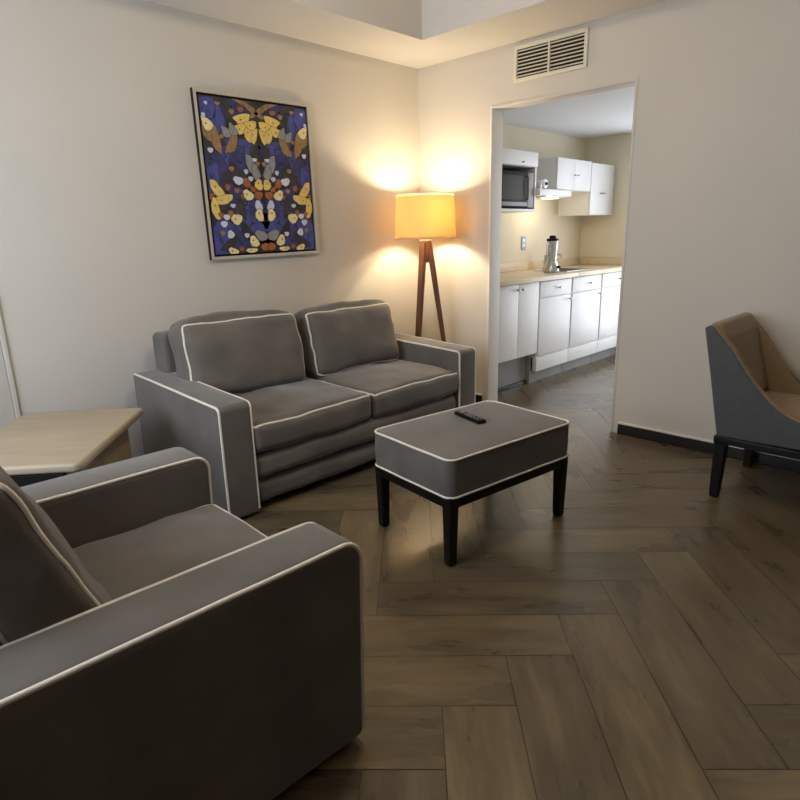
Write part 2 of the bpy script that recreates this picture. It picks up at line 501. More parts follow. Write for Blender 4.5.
def cushion(parent, name, c, size, r, bulge, wr, seed, mx=None, faces=((2, 1),), pr=.0058, n=14, ws=6):
    b = MB(); b.soft(c, size, r, n, 4, bulge, wr, ws, mx=mx, seed=seed)
    o = b.build(name, 'velvet', parent, 70)
    f, h = soft_map(c, size, r, bulge, wr, ws, seed)
    p = MB()
    for ax, sg in faces:
        path = loop_path(f, h, ax, sg)
        if mx: path = [mx @ q for q in path]
        p.tube(path, pr, True)
    q = p.build('piping', 'piping', o, 80); q['label'] = 'cream piping'
    return o

sofa = thing('loveseat_sofa', 'grey velvet two-seat sofa with cream piping below the framed print', 'sofa', (-1.44, -.53, 0))
SX0, SX1, SYF, SYB = -.910, .893, -.44, .44
AW = .165
pl = lambda d, z, w: (w, -d, z)          # depth d forward is -y
for s0, s1, nm in ((SX0, SX0+AW, 'left'), (SX1-AW, SX1, 'right')):
    b = MB(); p = MB()
    arm(b, p, s0, s1, .44, -.44, .012, .552, pl, .03, ((s0, 1), (s1, -1)), flip=True, dip=.036)
    a = b.build('arm', 'velvet', sofa, 60)
    q = p.build('piping', 'piping', a, 80); q['label'] = 'cream piping'
b = MB()
b.soft((-.015, .362, .41), (1.55, .14, .745), .03, 8, 4, (0, 0, .01), .003, 5)
b.build('back_frame', 'velvet', sofa, 60)
# folded base layers below the seat cushions
b = MB(); b.soft((-.0145, -.02, .223), (1.476, .82, .130), .045, 16, 4, (0, .020, .0), .010, 6, seed=3); b.build('base_layer', 'velvet', sofa, 60)
b = MB(); b.soft((-.0145, -.015, .093), (1.476, .80, .126), .045, 16, 4, (0, .018, .0), .010, 6, seed=5); b.build('base_layer', 'velvet', sofa, 60)
for sx in (-.84, .82):
    for sy in (-.38, .36):
        b = MB(); b.lathe([(.02, 0), (.022, .016)], 12, c=(sx, sy, 0)); b.build('foot', 'black_wood', sofa)
cushion(sofa, 'seat_cushion', (-.378, -.105, .362), (.745, .68, .145), .038, (0, .016, .030), .011, 11)
cushion(sofa, 'seat_cushion', (.361, -.105, .362), (.722, .68, .145), .038, (0, .016, .028), .011, 23)
def tilt(loc, rx=0, ry=0, rz=0):
    return Matrix.Translation(loc) @ Matrix.Rotation(rz, 4, 'Z') @ Matrix.Rotation(ry, 4, 'Y') @ Matrix.Rotation(rx, 4, 'X')
cushion(sofa, 'back_cushion', (0, 0, 0), (.715, .20, .42), .06, (.0, .050, .036), .015, 31, tilt((-.420, .165, .628), radians(-14), radians(2), 0), ((1, -1),))
cushion(sofa, 'back_cushion', (0, 0, 0), (.715, .20, .40), .06, (.0, .050, .036), .016, 47, tilt((.346, .165, .622), radians(-14), radians(0), 0), ((1, -1),))

# ================================================================== ARMCHAIR
ac = thing('armchair', 'grey velvet armchair with cream piping in the near left corner', 'armchair', (-3.165, -1.812, 0), radians(-1.6))
# local: front is +x, near arm on -y
AD, AWD = .437, .482
pa = lambda d, z, w: (d, w, z)
for w0, w1 in ((-AWD, -AWD+.165), (AWD-.165, AWD)):
    b = MB(); p = MB()
    arm(b, p, w0, w1, AD if w0 < 0 else AD+.022, -AD+.02, .02, .574, pa, .055, ((w0, 1), (w1, -1)) if w0 < 0 else ((w0, 1),), r=.021, lean=.02, dip=.0, flip=True)
    a = b.build('arm', 'velvet', ac, 60)
    q = p.build('piping', 'piping', a, 80); q['label'] = 'cream piping'
b = MB(); b.soft((-.36, 0, .38), (.15, .63, .66), .03, 8, 4, (0, 0, .01), .003); b.build('back_frame', 'velvet', ac, 60)
b = MB(); b.soft((.06, 0, .143), (.74, .635, .226), .03, 10, 4, (.008, 0, 0), .004); b.build('base', 'velvet', ac, 60)
for sx in (-.36, .38):
    for sy in (-.41, .41):
        b = MB(); b.lathe([(.02, 0), (.024, .032)], 12, c=(sx, sy, 0)); b.build('foot', 'black_wood', ac)
cushion(ac, 'seat_cushion', (.113, 0, .342), (.715, .608, .14), .03, (.012, 0, .030), .006, 61)
cushion(ac, 'back_cushion', (0, 0, 0), (.165, .615, .50), .035, (.016, .006, .02), .013, 73, tilt((-.172, 0, .614), 0, radians(-22), 0), ((0, 1), (0, -1)))

# ================================================================== OTTOMAN
ot = thing('ottoman', 'rectangular grey velvet ottoman on black legs in the middle of the floor', 'ottoman', (-1.576, -1.742, 0), radians(-7.5))
f, h = slab_map((0, 0, .368), (.724, .496, .152), .04, .012, .006, .0012)
b = MB(); b.soft((0, 0, .368), (.724, .496, .152), .04, 14, 5, fn=f); o = b.build('cushion', 'velvet', ot, 50)
for sg in (1, -1):
    p = MB(); p.tube(loop_path(f, h, 2, sg, 30), .0048, True); q = p.build('piping', 'piping', o, 80); q['label'] = 'cream piping'
b = MB()
b.box(-.355, .355, -.240, -.215, .243, .292, .003); b.box(-.355, .355, .215, .240, .243, .292, .003)
b.box(-.355, -.33, -.215, .215, .243, .292, .003); b.box(.33, .355, -.215, .215, .243, .292, .003)
b.build('apron', 'black_wood', ot)
def taper_leg(parent, x, y, z1, s1, s0, dx=0, dy=0):
    m = MB(); vs = []
    for z, s, ox, oy in ((0, s0*.82, dx, dy), (.012, s0, dx*.98, dy*.98), (z1, s1, 0, 0)):
        h = s/2; c = s*.1
        for px, py in ((-h+c, -h), (h-c, -h), (h, -h+c), (h, h-c), (h-c, h), (-h+c, h), (-h, h-c), (-h, -h+c)):
            vs.append((x+px+ox, y+py+oy, z))
    fs = [tuple(range(8))[::-1], tuple(range(16, 24))]
    for q in (0, 1):
        for i in range(8):
            j = (i+1) % 8; fs.append((q*8+i, q*8+j, q*8+8+j, q*8+8+i))
    m.add(vs, fs); return m.build('leg', 'black_wood', parent)
for sx in (-1, 1):
    for sy in (-1, 1): taper_leg(ot, sx*.333, sy*.218, .2915, .05, .038)

# remote control on the ottoman
rm = thing('remote_control', 'small black remote control lying on the grey ottoman', 'remote control', (-1.527, -1.687, .4545), radians(74))
b = MB(); b.soft((0, 0, .010), (.185, .045, .018), .007, 4, 3); b.build('body', 'black_plastic', rm)
for i, px in enumerate((-.068, -.05, -.026, -.01, .006, .022)):
    for py in ((-.012, 0, .012) if i > 1 else (-.011, .011)):
        b = MB(); b.soft((px, py, .0195), (.009, .007, .003), .0014, 1, 2); b.build('button', 'grey_plastic', rm)
b = MB(); b.lathe([(.0, .0), (.012, .0), (.013, .002), (.011, .003), (0, .0032)], 20, c=(.058, 0, .0183)); b.build('dial', 'grey_plastic', rm)

# ================================================================== SIDE TABLE
tb = thing('side_table', 'pale wooden side table with rounded corners between sofa and armchair', 'table', (-2.468, -.492, 0), math.atan2(-.765, -.645))
# local x runs along the long right-hand edge away from the corner, local y = -(perpendicular)
LX, LY = .735, .53
b = MB()
prof = round_poly([(0, -LY, .03), (LX, -LY, .03), (LX, 0, .03), (0, 0, .03)], 7)
b.extrude(prof, .464, .5, .013, lambda a, c, w: (a, c, w), 5)
b.build('table_top', 'table_wood', tb)
b = MB(); b.box(.075, LX-.055, -LY+.06, -.06, .05, .4635, .006); b.box(.10, LX-.08, -LY+.09, -.09, .001, .05, .003, mi=0)
b.build('cabinet_body', 'table_wood', tb)
b = MB(); b.box(LX-.0545, LX-.036, -LY+.075, -.075, .30, .452, .004); d = b.build('drawer', 'black_wood', tb)  # front coloured dark to stand in for shade under the table top
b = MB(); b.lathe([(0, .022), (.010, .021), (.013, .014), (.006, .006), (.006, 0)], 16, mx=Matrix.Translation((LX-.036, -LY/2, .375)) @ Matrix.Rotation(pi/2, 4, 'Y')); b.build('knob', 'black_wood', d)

# ================================================================== FLOOR LAMP
LMX, LMY = -.284, -.309
lamp = thing('floor_lamp', 'lit tripod floor lamp with drum shade in the wall corner', 'lamp', (LMX, LMY, 0))
ZB, ZT, RB, RT = 1.222, 1.502, .216, .200
b = MB(); th = .0025
K = 12
prof = [(RB+(RT-RB)*k/K, ZB+(ZT-ZB)*k/K) for k in range(K+1)]
prof += [(r-th, z) for r, z in reversed(prof)]
b.lathe(prof, 56, close=True); shd = b.build('lamp_shade', 'shade', lamp, 60)
b = MB()
for r, z in ((RB, ZB), (RT, ZT)):
    b = MB(); b.lathe([(r+.0018, z-.001), (r+.0018, z+.011), (r-th-.0018, z+.011), (r-th-.0018, z-.001)], 56, close=True)
    b.build('hem', 'hem_cloth', shd, 60)
b = MB()
b.lathe([(.040, ZT-.055), (.044, ZT-.055), (.044, ZT-.049), (.040, ZT-.049)], 20, close=True)
for k in range(3):
    a = 2*pi*k/3+.4; b.tube([(.042*cos(a), .042*sin(a), ZT-.052), (RT*.99*cos(a), RT*.99*sin(a), ZT-.016)], .002, n=6)
b.build('shade_spider', 'nickel', lamp)
b = MB(); b.tube([(0, 0, 1.15), (0, 0, ZT-.05)], .007, n=10)
b.tube([(-.025, 0, 1.352), (0, 0, 1.352)], .006, n=8); b.tube([(0, 0, 1.282), (.025, 0, 1.282)], .006, n=8)
b.build('stem', 'nickel', lamp)
# wooden yoke and three legs
b = MB()
view = radians(-47.6)
azs = [view, view+2*pi/3, view-2*pi/3]
b.lathe([(0, 1.055), (.030, 1.055), (.040, 1.075), (.044, 1.16), (.046, 1.205), (.040, 1.212), (0, 1.212)], 6)
b.build('leg_block', 'walnut', lamp, 30)
for a in azs:
    m = MB(); dr = Vector((cos(a), sin(a), 0)); tn = Vector((-sin(a), cos(a), 0))
    vs = []
    for z, rad, wr_, wt_ in ((0, .200, .013, .0125), (.4, .140, .016, .0145), (.8, .082, .019, .017), (1.08, .042, .021, .019), (1.195, .028, .017, .020)):
        for s1, s2 in ((-1, -1), (1, -1), (1, 1), (-1, 1)):
            vs.append(dr*(rad+s1*wr_)+tn*(s2*wt_)+Vector((0, 0, z)))
    fs = [(3, 2, 1, 0), (16, 17, 18, 19)]
    for q in range(4):
        for i in range(4):
            j = (i+1) % 4; fs.append((q*4+i, q*4+j, q*4+4+j, q*4+4+i))
    m.add(vs, fs); m.build('leg', 'walnut', lamp, 30)
BULBS = [(-.025, 0, 1.425), (.025, 0, 1.355)]
for (x, y, z) in BULBS:
    b = MB(); b.lathe([(0, -.072), (.014, -.070), (.014, -.040), (.010, -.036)], 14, c=(x, y, z)); b.build('socket', 'white_plastic', lamp)

# ================================================================== WALL PRINT
PX0, PX1, PZ0, PZ1 = -1.797, -1.022, 1.140, 2.038
pc = thing('framed_print', 'framed blue and yellow butterfly print hanging above the sofa', 'picture', ((PX0+PX1)/2, 0, (PZ0+PZ1)/2))
pc.rotation_euler = (0, radians(-.8), 0)
w2, h2 = (PX1-PX0)/2, (PZ1-PZ0)/2
b = MB(); fw = .018
prof = [(-.030, 0), (-.030, fw), (-.003, fw), (-.003, 0)]   # (y, inset)
vs = []; fs = []
for cx, cz in ((-1, -1), (1, -1), (1, 1), (-1, 1)):
    for y, ins in prof: vs.append((cx*(w2-ins), y, cz*(h2-ins)))
for i in range(4):
    j = (i+1) % 4
    for k in range(4):
        k2 = (k+1) % 4; fs.append((i*4+k, i*4+k2, j*4+k2, j*4+k))
b.add(vs, fs); b.mi = [1 if q % 4 == 3 else 0 for q in range(16)]; b.build('frame', ['frame_silver', 'black_wood'], pc, 30)  # outer sides coloured dark for the shade along the frame
b = MB(); b.raw(-w2+fw, w2-fw, -.016, -.004, -h2+fw, h2-fw); b.build('backing', 'black_plastic', pc)

ARTM = ['art_dark', 'art_blue', 'art_navy', 'art_yellow', 'art_cream', 'art_grey', 'art_pale', 'art_orange', 'art_tan', 'black_plastic']
def build_art():
    m = MB(); cw, ch = w2-fw-.014, h2-fw-.012; yb = -.023
    m.raw(-cw, cw, yb, -.0155, -ch, ch, 0)
    lay = [0]
    def shape(pts, mi):
        # clip to canvas by clamping, a thin raised patch of paint on both mirrored halves
        lay[0] += 1; y = yb-.0002-.00003*lay[0]
        for sg in (1, -1):
            vs = [(max(-cw, min(cw, sg*p[0])), y, max(-ch, min(ch, p[1]))) for p in pts]
            f = tuple(range(len(vs)))
            a = sum(vs[i][0]*vs[(i+1) % len(vs)][2]-vs[(i+1) % len(vs)][0]*vs[i][2] for i in range(len(vs)))
            m.add(vs, [f if a > 0 else f[::-1]], mi)
    def wing(u, v, L, W, ang, mi, kind='fore', edge=True):
        cx, cz = u*cw, ch-v*2*ch; pts = []
        n = 22
        if kind == 'fore':          # forewing: narrow root, long leading edge, scalloped outer margin
            P = [(-.5, -.06), (-.3, .18), (0, .36), (.3, .48), (.5, .5), (.49, .3), (.42, .12), (.43, -.06), (.33, -.2), (.31, -.36), (.14, -.46), (-.08, -.48), (-.3, -.36)]
            pts = [(L*1.12*a, W*1.25*b) for a, b in P]
        for k in range(n if kind != 'fore' else 0):
            t = 2*pi*k/n
            r = .5*(1+.12*cos(2*t)+.10*sin(3*t)+.05*cos(7*t)) if kind == 'hind' else .5
            pts.append((L*r*cos(t), W*r*sin(t)))
        ca, sa = cos(radians(ang)), sin(radians(ang))
        rot = lambda P, s: [(cx+(x*ca-z*sa)*s, cz+(x*sa+z*ca)*s) for x, z in P]
        if edge: shape(rot(pts, 1.08), 0)
        shape(rot(pts, 1), mi)
        if kind == 'fore' and mi in (1, 2):    # veins
            for a2 in (-.35, 0, .35):
                q = [(0, -.0012), (L*.45*cos(a2), W*.62*sin(a2)-.0006), (L*.45*cos(a2), W*.62*sin(a2)+.0006), (0, .0012)]
                shape([(cx+x*ca-z*sa, cz+x*sa+z*ca) for x, z in q], 9)
        if mi in (3, 4) and L > .05:
            q = [(L*.16+.006*cos(2*pi*k/8), .006*sin(2*pi*k/8)) for k in range(8)]
            shape([(cx+x*ca-z*sa, cz+x*sa+z*ca) for x, z in q], 8)
    # brown under-wings
    for u, v, L, W, a in ((.75, .17, .15, .10, 60), (.2, .05, .16, .08, 10), (.55, .5, .16, .12, -30), (.3, .55, .14, .1, 40), (.8, .84, .14, .1, 20), (.15, .92, .2, .08, 0), (.9, .55, .12, .12, 60)):
        wing(u, v, L, W, a, 8 if v < .3 else 0)
    # blue wings
    for u, v, L, W, a, mi in ((.74, .10, .24, .13, -62, 1), (.42, .05, .20, .08, 8, 2), (.28, .31, .20, .12, -14, 1), (.62, .36, .22, .13, -28, 1), (.88, .39, .19, .13, 24, 2), (.95, .07, .15, .12, -40, 1),
                              (.36, .40, .16, .10, 18, 2), (.30, .655, .21, .12, 8, 1), (.64, .60, .22, .13, 24, 2), (.22, .80, .20, .13, -8, 1), (.55, .79, .21, .13, -34, 1), (.85, .93, .22, .14, 58, 1), (.48, .94, .16, .10, 30, 2), (.92, .52, .15, .10, 74, 1), (.12, .72, .14, .08, 30, 2)):
        wing(u, v, L, W, a, mi)
    # dark speckled bodies and small scattered wings between the blue ones
    for u, v, L, W, a, mi in ((.50, .13, .13, .05, 70, 0), (.80, .30, .12, .05, -40, 0), (.46, .46, .12, .06, 30, 0), (.62, .49, .13, .05, -60, 0), (.44, .70, .12, .05, 70, 0), (.76, .70, .16, .06, 60, 0), (.36, .86, .12, .05, 40, 0), (.72, .93, .12, .05, -50, 0), (.10, .33, .10, .05, 80, 0), (.94, .30, .10, .05, 70, 0), (.62, .02, .10, .04, 0, 0)):
        wing(u, v, L, W, a, mi)
    for u, v, L, W, a, mi in ((.56, .44, .03, .03, 0, 8), (.66, .56, .03, .04, 20, 7), (.50, .58, .03, .03, 0, 8), (.40, .62, .025, .03, 0, 7), (.60, .68, .03, .025, 0, 6), (.22, .50, .03, .03, 0, 6), (.06, .40, .025, .03, 0, 8), (.52, .97, .03, .03, 0, 7), (.84, .86, .03, .03, 0, 8), (.46, .08, .03, .03, 0, 8), (.70, .04, .03, .02, 0, 8), (.18, .03, .03, .03, 0, 8), (.90, .33, .03, .03, 0, 6), (.97, .62, .03, .04, 0, 7)):
        wing(u, v, L, W, a, mi, 'hind')
    # tan feathery wings near the top corners
    for u, v, L, W, a, mi in ((.78, .27, .13, .055, 66, 8), (.50, .27, .13, .05, -70, 8), (.92, .22, .10, .05, 60, 8), (.58, .21, .06, .05, 0, 5)):
        wing(u, v, L, W, a, mi)
    # the yellow cluster at the top
    for u, v, L, W, a, mi in ((.27, .115, .10, .055, -32, 3), (.31, .175, .10, .05, -34, 3), (.10, .225, .075, .055, 84, 3), (.19, .215, .08, .045, 78, 3), (.12, .150, .07, .05, -34, 3), (.46, .195, .06, .05, 20, 5), (.90, .17, .065, .06, 0, 4)):
        wing(u, v, L, W, a, mi)
    # grey pair and pale spots in the middle
    for u, v, L, W, a, mi in ((.17, .42, .13, .065, 58, 5), (.12, .46, .09, .05, 80, 5), (.46, .515, .06, .05, 10, 6), (.30, .455, .025, .03, 0, 6), (.12, .375, .03, .022, 0, 6), (.08, .54, .055, .06, 80, 3), (.30, .61, .065, .06, 30, 4), (.31, .53, .05, .05, 60, 7), (.10, .61, .05, .05, 0, 7), (.20, .57, .04, .03, 30, 7), (.12, .68, .055, .052, 60, 6), (.12, .745, .065, .06, 80, 4)):
        wing(u, v, L, W, a, mi, 'hind')
    # yellow side groups
    for u, v, L, W, a, mi in ((.86, .575, .11, .06, 50, 3), (.76, .64, .11, .055, -12, 3), (.92, .70, .11, .055, 82, 3), (.56, .77, .065, .065, 0, 4), (.74, .755, .04, .035, 0, 6), (.80, .80, .04, .04, 0, 6), (.70, .87, .04, .05, 40, 6), (.66, .73, .03, .04, 0, 7), (.84, .74, .03, .03, 0, 7)):
        wing(u, v, L, W, a, mi, 'hind')
    # bottom group
    for u, v, L, W, a, mi in ((.12, .885, .08, .065, 20, 5), (.27, .925, .065, .06, 50, 4), (.07, .965, .04, .06, 90, 7), (.33, .985, .07, .03, 0, 4), (.68, .985, .06, .045, 20, 4), (.40, .88, .03, .03, 0, 6), (.30, .06, .04, .03, 0, 7), (.96, .12, .02, .03, 0, 6), (.9, .045, .02, .02, 0, 6)):
        wing(u, v, L, W, a, mi, 'hind')
    o = m.build('canvas', ARTM, pc, 30); return o
build_art()

# ================================================================== AIR VENT
vt = thing('air_vent', 'cream louvred air vent above the kitchen doorway', 'vent', (0, -1.087, 2.268))
VW, VH = .252, .104
b = MB(); fwv = .022
b.box(-.016, -.001, -VW, VW, VH-fwv, VH, .003); b.box(-.016, -.001, -VW, VW, -VH, -VH+fwv, .003)
b.box(-.016, -.001, -VW, -VW+fwv, -VH+fwv, VH-fwv, .003); b.box(-.016, -.001, VW-fwv, VW, -VH+fwv, VH-fwv, .003)
b.build('frame', 'vent_white', vt)
b = MB(); b.box(-.018, -.003, -.006, .006, -VH+fwv, VH-fwv, .002); b.build('mullion', 'vent_white', vt)
b = MB(); b.raw(-.0022, -.0008, -VW+fwv, VW-fwv, -VH+fwv, VH-fwv); b.build('duct_shade_backing', 'duct_shade', vt)  # flat dark sheet in place of the unlit depth behind the louvres
for s in (-1, 1):
    b = MB()
    for k in range(8):
        z = -VH+fwv+.012+k*(2*VH-2*fwv-.014)/7.4
        mx = Matrix.Translation((-.009, s*(VW-fwv+.006)/2, z)) @ Matrix.Rotation(radians(-44), 4, 'Y')
        b.soft((0, 0, 0), (.0145, VW-fwv-.007, .0022), .0008, 1, 1, mx=mx)
    b.build('louvres', 'vent_white', vt)

# ================================================================== ACCENT CHAIR (right edge)
ch = thing('accent_chair', 'grey scoop-arm accent chair with dark wooden legs at the right edge', 'chair', (-.340, -2.716, 0))
ox, oy = -.325, -2.72
# profile in (y, z), world, faces -y
top = [(-2.338, .806), (-2.352, .818), (-2.372, .816), (-2.388, .802), (-2.402, .786), (-2.433, .752), (-2.466, .716), (-2.503, .662), (-2.539, .612), (-2.574, .568), (-2.609, .531), (-2.642, .499), (-2.674, .474), (-2.714, .451), (-2.754, .437), (-2.82, .425), (-2.90, .418), (-2.99, .412), (-3.02, .405), (-3.03, .39)]
prof = top+[(-3.03, .318), (-2.442, .308), (-2.436, .33), (-2.386, .58)]
prof = [(y-oy, z) for y, z in prof]
area = sum(prof[i][0]*prof[(i+1) % len(prof)][1]-prof[(i+1) % len(prof)][0]*prof[i][1] for i in range(len(prof)))
if area < 0: prof = prof[::-1]
TH = .05
for w0, w1 in ((-.285, -.285+TH), (.285-TH, .285)):
    b = MB(); b.extrude(prof, w0, w1, .012, lambda a, c, w: (w, a, c), 4)
    pn = b.build('side_panel', 'chair_out', ch, 50)
    # taupe facing strip along the scooped edge and the inner side lining
    f = MB(); inner = w1 if w0 < 0 else w0; sg = 1 if w0 < 0 else -1
    vs = []; fs = []
    tp = [(y-oy, z) for y, z in top[2:18]]
    nrm = poly_normals(prof)
    for (a, c) in tp:
        i = min(range(len(prof)), key=lambda k: (prof[k][0]-a)**2+(prof[k][1]-c)**2); n = nrm[i]; n = Vector(n).normalized()
        vs += [(w0+.010, a+n[0]*.0015, c+n[1]*.0015), ((w0+w1)/2, a+n[0]*.006, c+n[1]*.006), (w1-.010, a+n[0]*.0015, c+n[1]*.0015), (w1-.012, a-n[0]*.012, c-n[1]*.012), (w0+.012, a-n[0]*.012, c-n[1]*.012)]
    for i in range(len(tp)-1):
        for k in range(5):
            k2 = (k+1) % 5; fs.append((i*5+k, i*5+k2, i*5+5+k2, i*5+5+k))
    fs.append((0, 1, 2, 3, 4)); e = (len(tp)-1)*5; fs.append((e+4, e+3, e+2, e+1, e))
    f.add(vs, fs); f.build('edge_facing', 'chair_in', pn, 50)
    ln = MB(); lp = [(a*.97-.006, c-.012) for a, c in tp]
    q = [(inner+sg*.001, a, c) for a, c in lp] + [(inner+sg*.001, lp[-1][0], .40), (inner+sg*.001, lp[0][0]-.09, .40)]
    q2 = [(x+sg*.008, a, c) for x, a, c in q]; n = len(q)
    fs = [tuple(range(n)), tuple(range(2*n-1, n-1, -1))]+[(i, n+i, n+(i+1) % n, (i+1) % n) for i in range(n)]
    if sg > 0: fs = [x[::-1] for x in fs]
    ln.add(q+q2, fs); ln.build('side_lining', 'chair_in', pn, 50)
# reclined back: outer shell and inner pad
bp = round_poly([(-2.439-oy, .33, .006), (-2.338-oy, .812, .02), (-2.39-oy, .82, .02), (-2.47-oy, .33, .006)], 5)
ar = sum(bp[i][0]*bp[(i+1) % len(bp)][1]-bp[(i+1) % len(bp)][0]*bp[i][1] for i in range(len(bp)))
if ar < 0: bp = bp[::-1]
b = MB(); b.extrude(bp, -.234, .234, .006, lambda a, c, w: (w, a, c), 3); b.build('back_panel', 'chair_out', ch, 50)
ip = round_poly([(-2.50-oy, .40, .01), (-2.440-oy, .40, .005), (-2.343-oy, .795, .012), (-2.352-oy, .828, .014), (-2.392-oy, .828, .026), (-2.428-oy, .765, .05), (-2.512-oy, .47, .02)], 5)
if sum(ip[i][0]*ip[(i+1) % len(ip)][1]-ip[(i+1) % len(ip)][0]*ip[i][1] for i in range(len(ip))) < 0: ip = ip[::-1]
b = MB(); b.extrude(ip, -.2345, .2345, .012, lambda a, c, w: (w, a, c), 4); b.build('back_pad', 'chair_in', ch, 60)
b = MB(); b.soft((0, -2.74-oy, .374), (.455, .54, .13), .03, 12, 4, (0, .006, .016), .002); b.build('seat_cushion', 'chair_in', ch, 60)
b = MB(); b.box(-.28, .28, -3.02-oy, -2.43-oy, .272, .3075, .004); b.build('seat_rail', 'black_wood', ch)
for x in (-.26, .26):
    taper_leg(ch, x, -2.462-oy, .2715, .054, .04, 0, .004)
    taper_leg(ch, x, -2.99-oy, .2715, .05, .034, 0, 0)

# ================================================================== KITCHEN
def knob(parent, x, y, z, r=.011, horizontal=False):
    m = MB()
    if horizontal:
        m.tube([(x-.03, y-.002, z), (x-.03, y-.022, z), (x+.03, y-.022, z), (x+.03, y-.002, z)], .005)
        return m.build('handle', 'nickel', parent)
    m.lathe([(0, .026), (r*.8, .025), (r, .018), (r*.5, .009), (r*.55, 0)], 16, mx=Matrix.Translation((x, y, z)) @ Matrix.Rotation(pi/2, 4, 'X'))
    return m.build('knob', 'nickel', parent)

def panel_door(parent, name, x0, x1, z0, z1, yf, frame=.05):
    """shaker style front, its face at yf, 18 mm thick"""
    m = MB(); t = .018
    m.box(x0, x1, yf+.005, yf+t, z0, z1, .002)
    if frame:
        m.box(x0, x1, yf, yf+.0049, z0, z0+frame, .0015); m.box(x0, x1, yf, yf+.0049, z1-frame, z1, .0015)
        m.box(x0, x0+frame, yf, yf+.0049, z0+frame, z1-frame, .0015); m.box(x1-frame, x1, yf, yf+.0049, z0+frame, z1-frame, .0015)
    return m.build(name, 'cab_white', parent)
YC = -.600
# two-door cabinet with the open toe space
c1 = thing('base_cabinet', 'white two-door base cabinet raised over an open toe space, nearest the doorway', 'cabinet', (.478, -.3, 0))
X = lambda x: x-.478
Yl = lambda y: y+.3
b = MB(); b.box(X(.185), X(.772), Yl(YC+.02), Yl(-.006), .275, .858, .002); b.build('body', 'cab_white', c1)
b = MB(); b.box(X(.185), X(.205), Yl(YC+.06), Yl(-.006), 0, .274); b.build('side_foot', 'grey_panel', c1)
b = MB(); b.box(X(.752), X(.772), Yl(YC+.06), Yl(-.006), 0, .274); b.build('side_foot', 'grey_panel', c1)
b = MB(); b.box(X(.206), X(.751), Yl(-.50), Yl(-.485), .03, .274); b.build('toe_panel', 'grey_panel', c1)
b = MB(); b.box(X(.206), X(.751), Yl(-.515), Yl(-.486), .0, .03); b.build('toe_strip', 'base_black', c1)
for x0, x1, kx in ((.188, .478, .448), (.482, .770, .510)):
    d = panel_door(c1, 'door', X(x0), X(x1), .272, .856, Yl(YC), 0); knob(d, X(kx), Yl(YC), .815)
specs = [(.778, 1.300, 1.04, 'white drawer-over-door base cabinet between the two-door cabinet and the sink cabinet', .80),
         (1.306, 1.850, 1.57, 'white drawer-over-door base cabinet directly under the sink', .80),
         (1.856, 2.470, 2.15, 'white drawer-over-door base cabinet farthest in, against the end wall', .80)]
for x0, x1, xc, lab, kz in specs:
    c = thing('base_cabinet', lab, 'cabinet', (xc, -.3, 0), 0, 'white drawer cabinets under the counter')
    q = lambda x: x-xc
    b = MB(); sinky = 1.3 < xc < 1.8
    b.box(q(x0), q(x1), Yl(YC+.02), Yl(-.006), .222, .70 if sinky else .858, .002)
    if sinky: b.box(q(x0), q(x1), Yl(YC+.02), Yl(YC+.036), .70, .858, .002)
    b.build('body', 'cab_white', c)
    b = MB(); b.box(q(x0), q(x1), Yl(YC+.012), Yl(YC+.05), .108, .221, .002); b.build('kick_board', 'cab_white', c)
    b = MB(); b.box(q(x0), q(x1), Yl(-.53), Yl(-.02), 0, .107, .002); b.build('plinth', 'grey_panel', c)  # its grey stands in for the shade below the kick board
    d = panel_door(c, 'drawer', q(x0)+.012, q(x1)-.008, .728, .852, Yl(YC), 0); knob(d, q((x0+x1)/2+.03), Yl(YC), .79)
    d = panel_door(c, 'door', q(x0)+.012, q(x1)-.008, .245, .715, Yl(YC), 0); knob(d, q(x1-.05), Yl(YC), .68)

# worktop with a sink cut-out
ct = thing('countertop', 'beige laminate kitchen countertop running to the end wall', 'countertop', (1.3, -.3, .86))
q = lambda x: x-1.3
S0, S1, T0, T1 = 1.36, 1.80, -.50, -.17
b = MB()
b.box(q(.16), q(S0), Yl(-.625), Yl(-.006), .001, .038, .004); b.box(q(S1), q(2.492), Yl(-.625), Yl(-.006), .001, .038, .004)
b.box(q(S0), q(S1), Yl(-.625), Yl(T0), .001, .038, .004); b.box(q(S0), q(S1), Yl(T1), Yl(-.006), .001, .038, .004)
b.build('worktop', 'counter', ct)
b = MB(); b.box(q(.16), q(2.47), Yl(-.024), Yl(-.006), .0385, .115, .003); b.box(q(2.472), q(2.492), Yl(-.61), Yl(-.006), .0385, .115, .003); b.build('backsplash', 'counter', ct)
sk = thing('kitchen_sink', 'small steel sink set into the beige countertop', 'sink', (1.58, -.335, .899))
b = MB(); sx, sy = .235, .18
b.box(-sx, sx, -sy, -sy+.022, 0, .006); b.box(-sx, sx, sy-.022, sy, 0, .006); b.box(-sx, -sx+.022, -sy+.022, sy-.022, 0, .006); b.box(sx-.022, sx, -sy+.022, sy-.022, 0, .006)
b.build('rim', 'steel', sk)
b = MB(); x, y = .212, .157
b.raw(-x, x, -y, y, -.15, -.147); b.raw(-x, -x+.003, -y, y, -.147, -.001); b.raw(x-.003, x, -y, y, -.147, -.001); b.raw(-x, x, -y, -y+.003, -.147, -.001); b.raw(-x, x, y-.003, y, -.147, -.001)
b.build('basin', 'steel', sk)
fc = thing('faucet', 'chrome faucet with raised lever standing behind the sink', 'faucet', (1.63, -.125, .899))
b = MB(); b.lathe([(0, 0), (.028, 0), (.028, .012), (.020, .02), (.018, .12), (.02, .13), (0, .135)], 18); b.build('body', 'steel', fc)
b = MB(); b.tube([(0, 0, .09), (0, -.05, .13), (0, -.11, .145), (0, -.16, .13), (0, -.17, .105)], .010); b.build('spout', 'steel', fc)
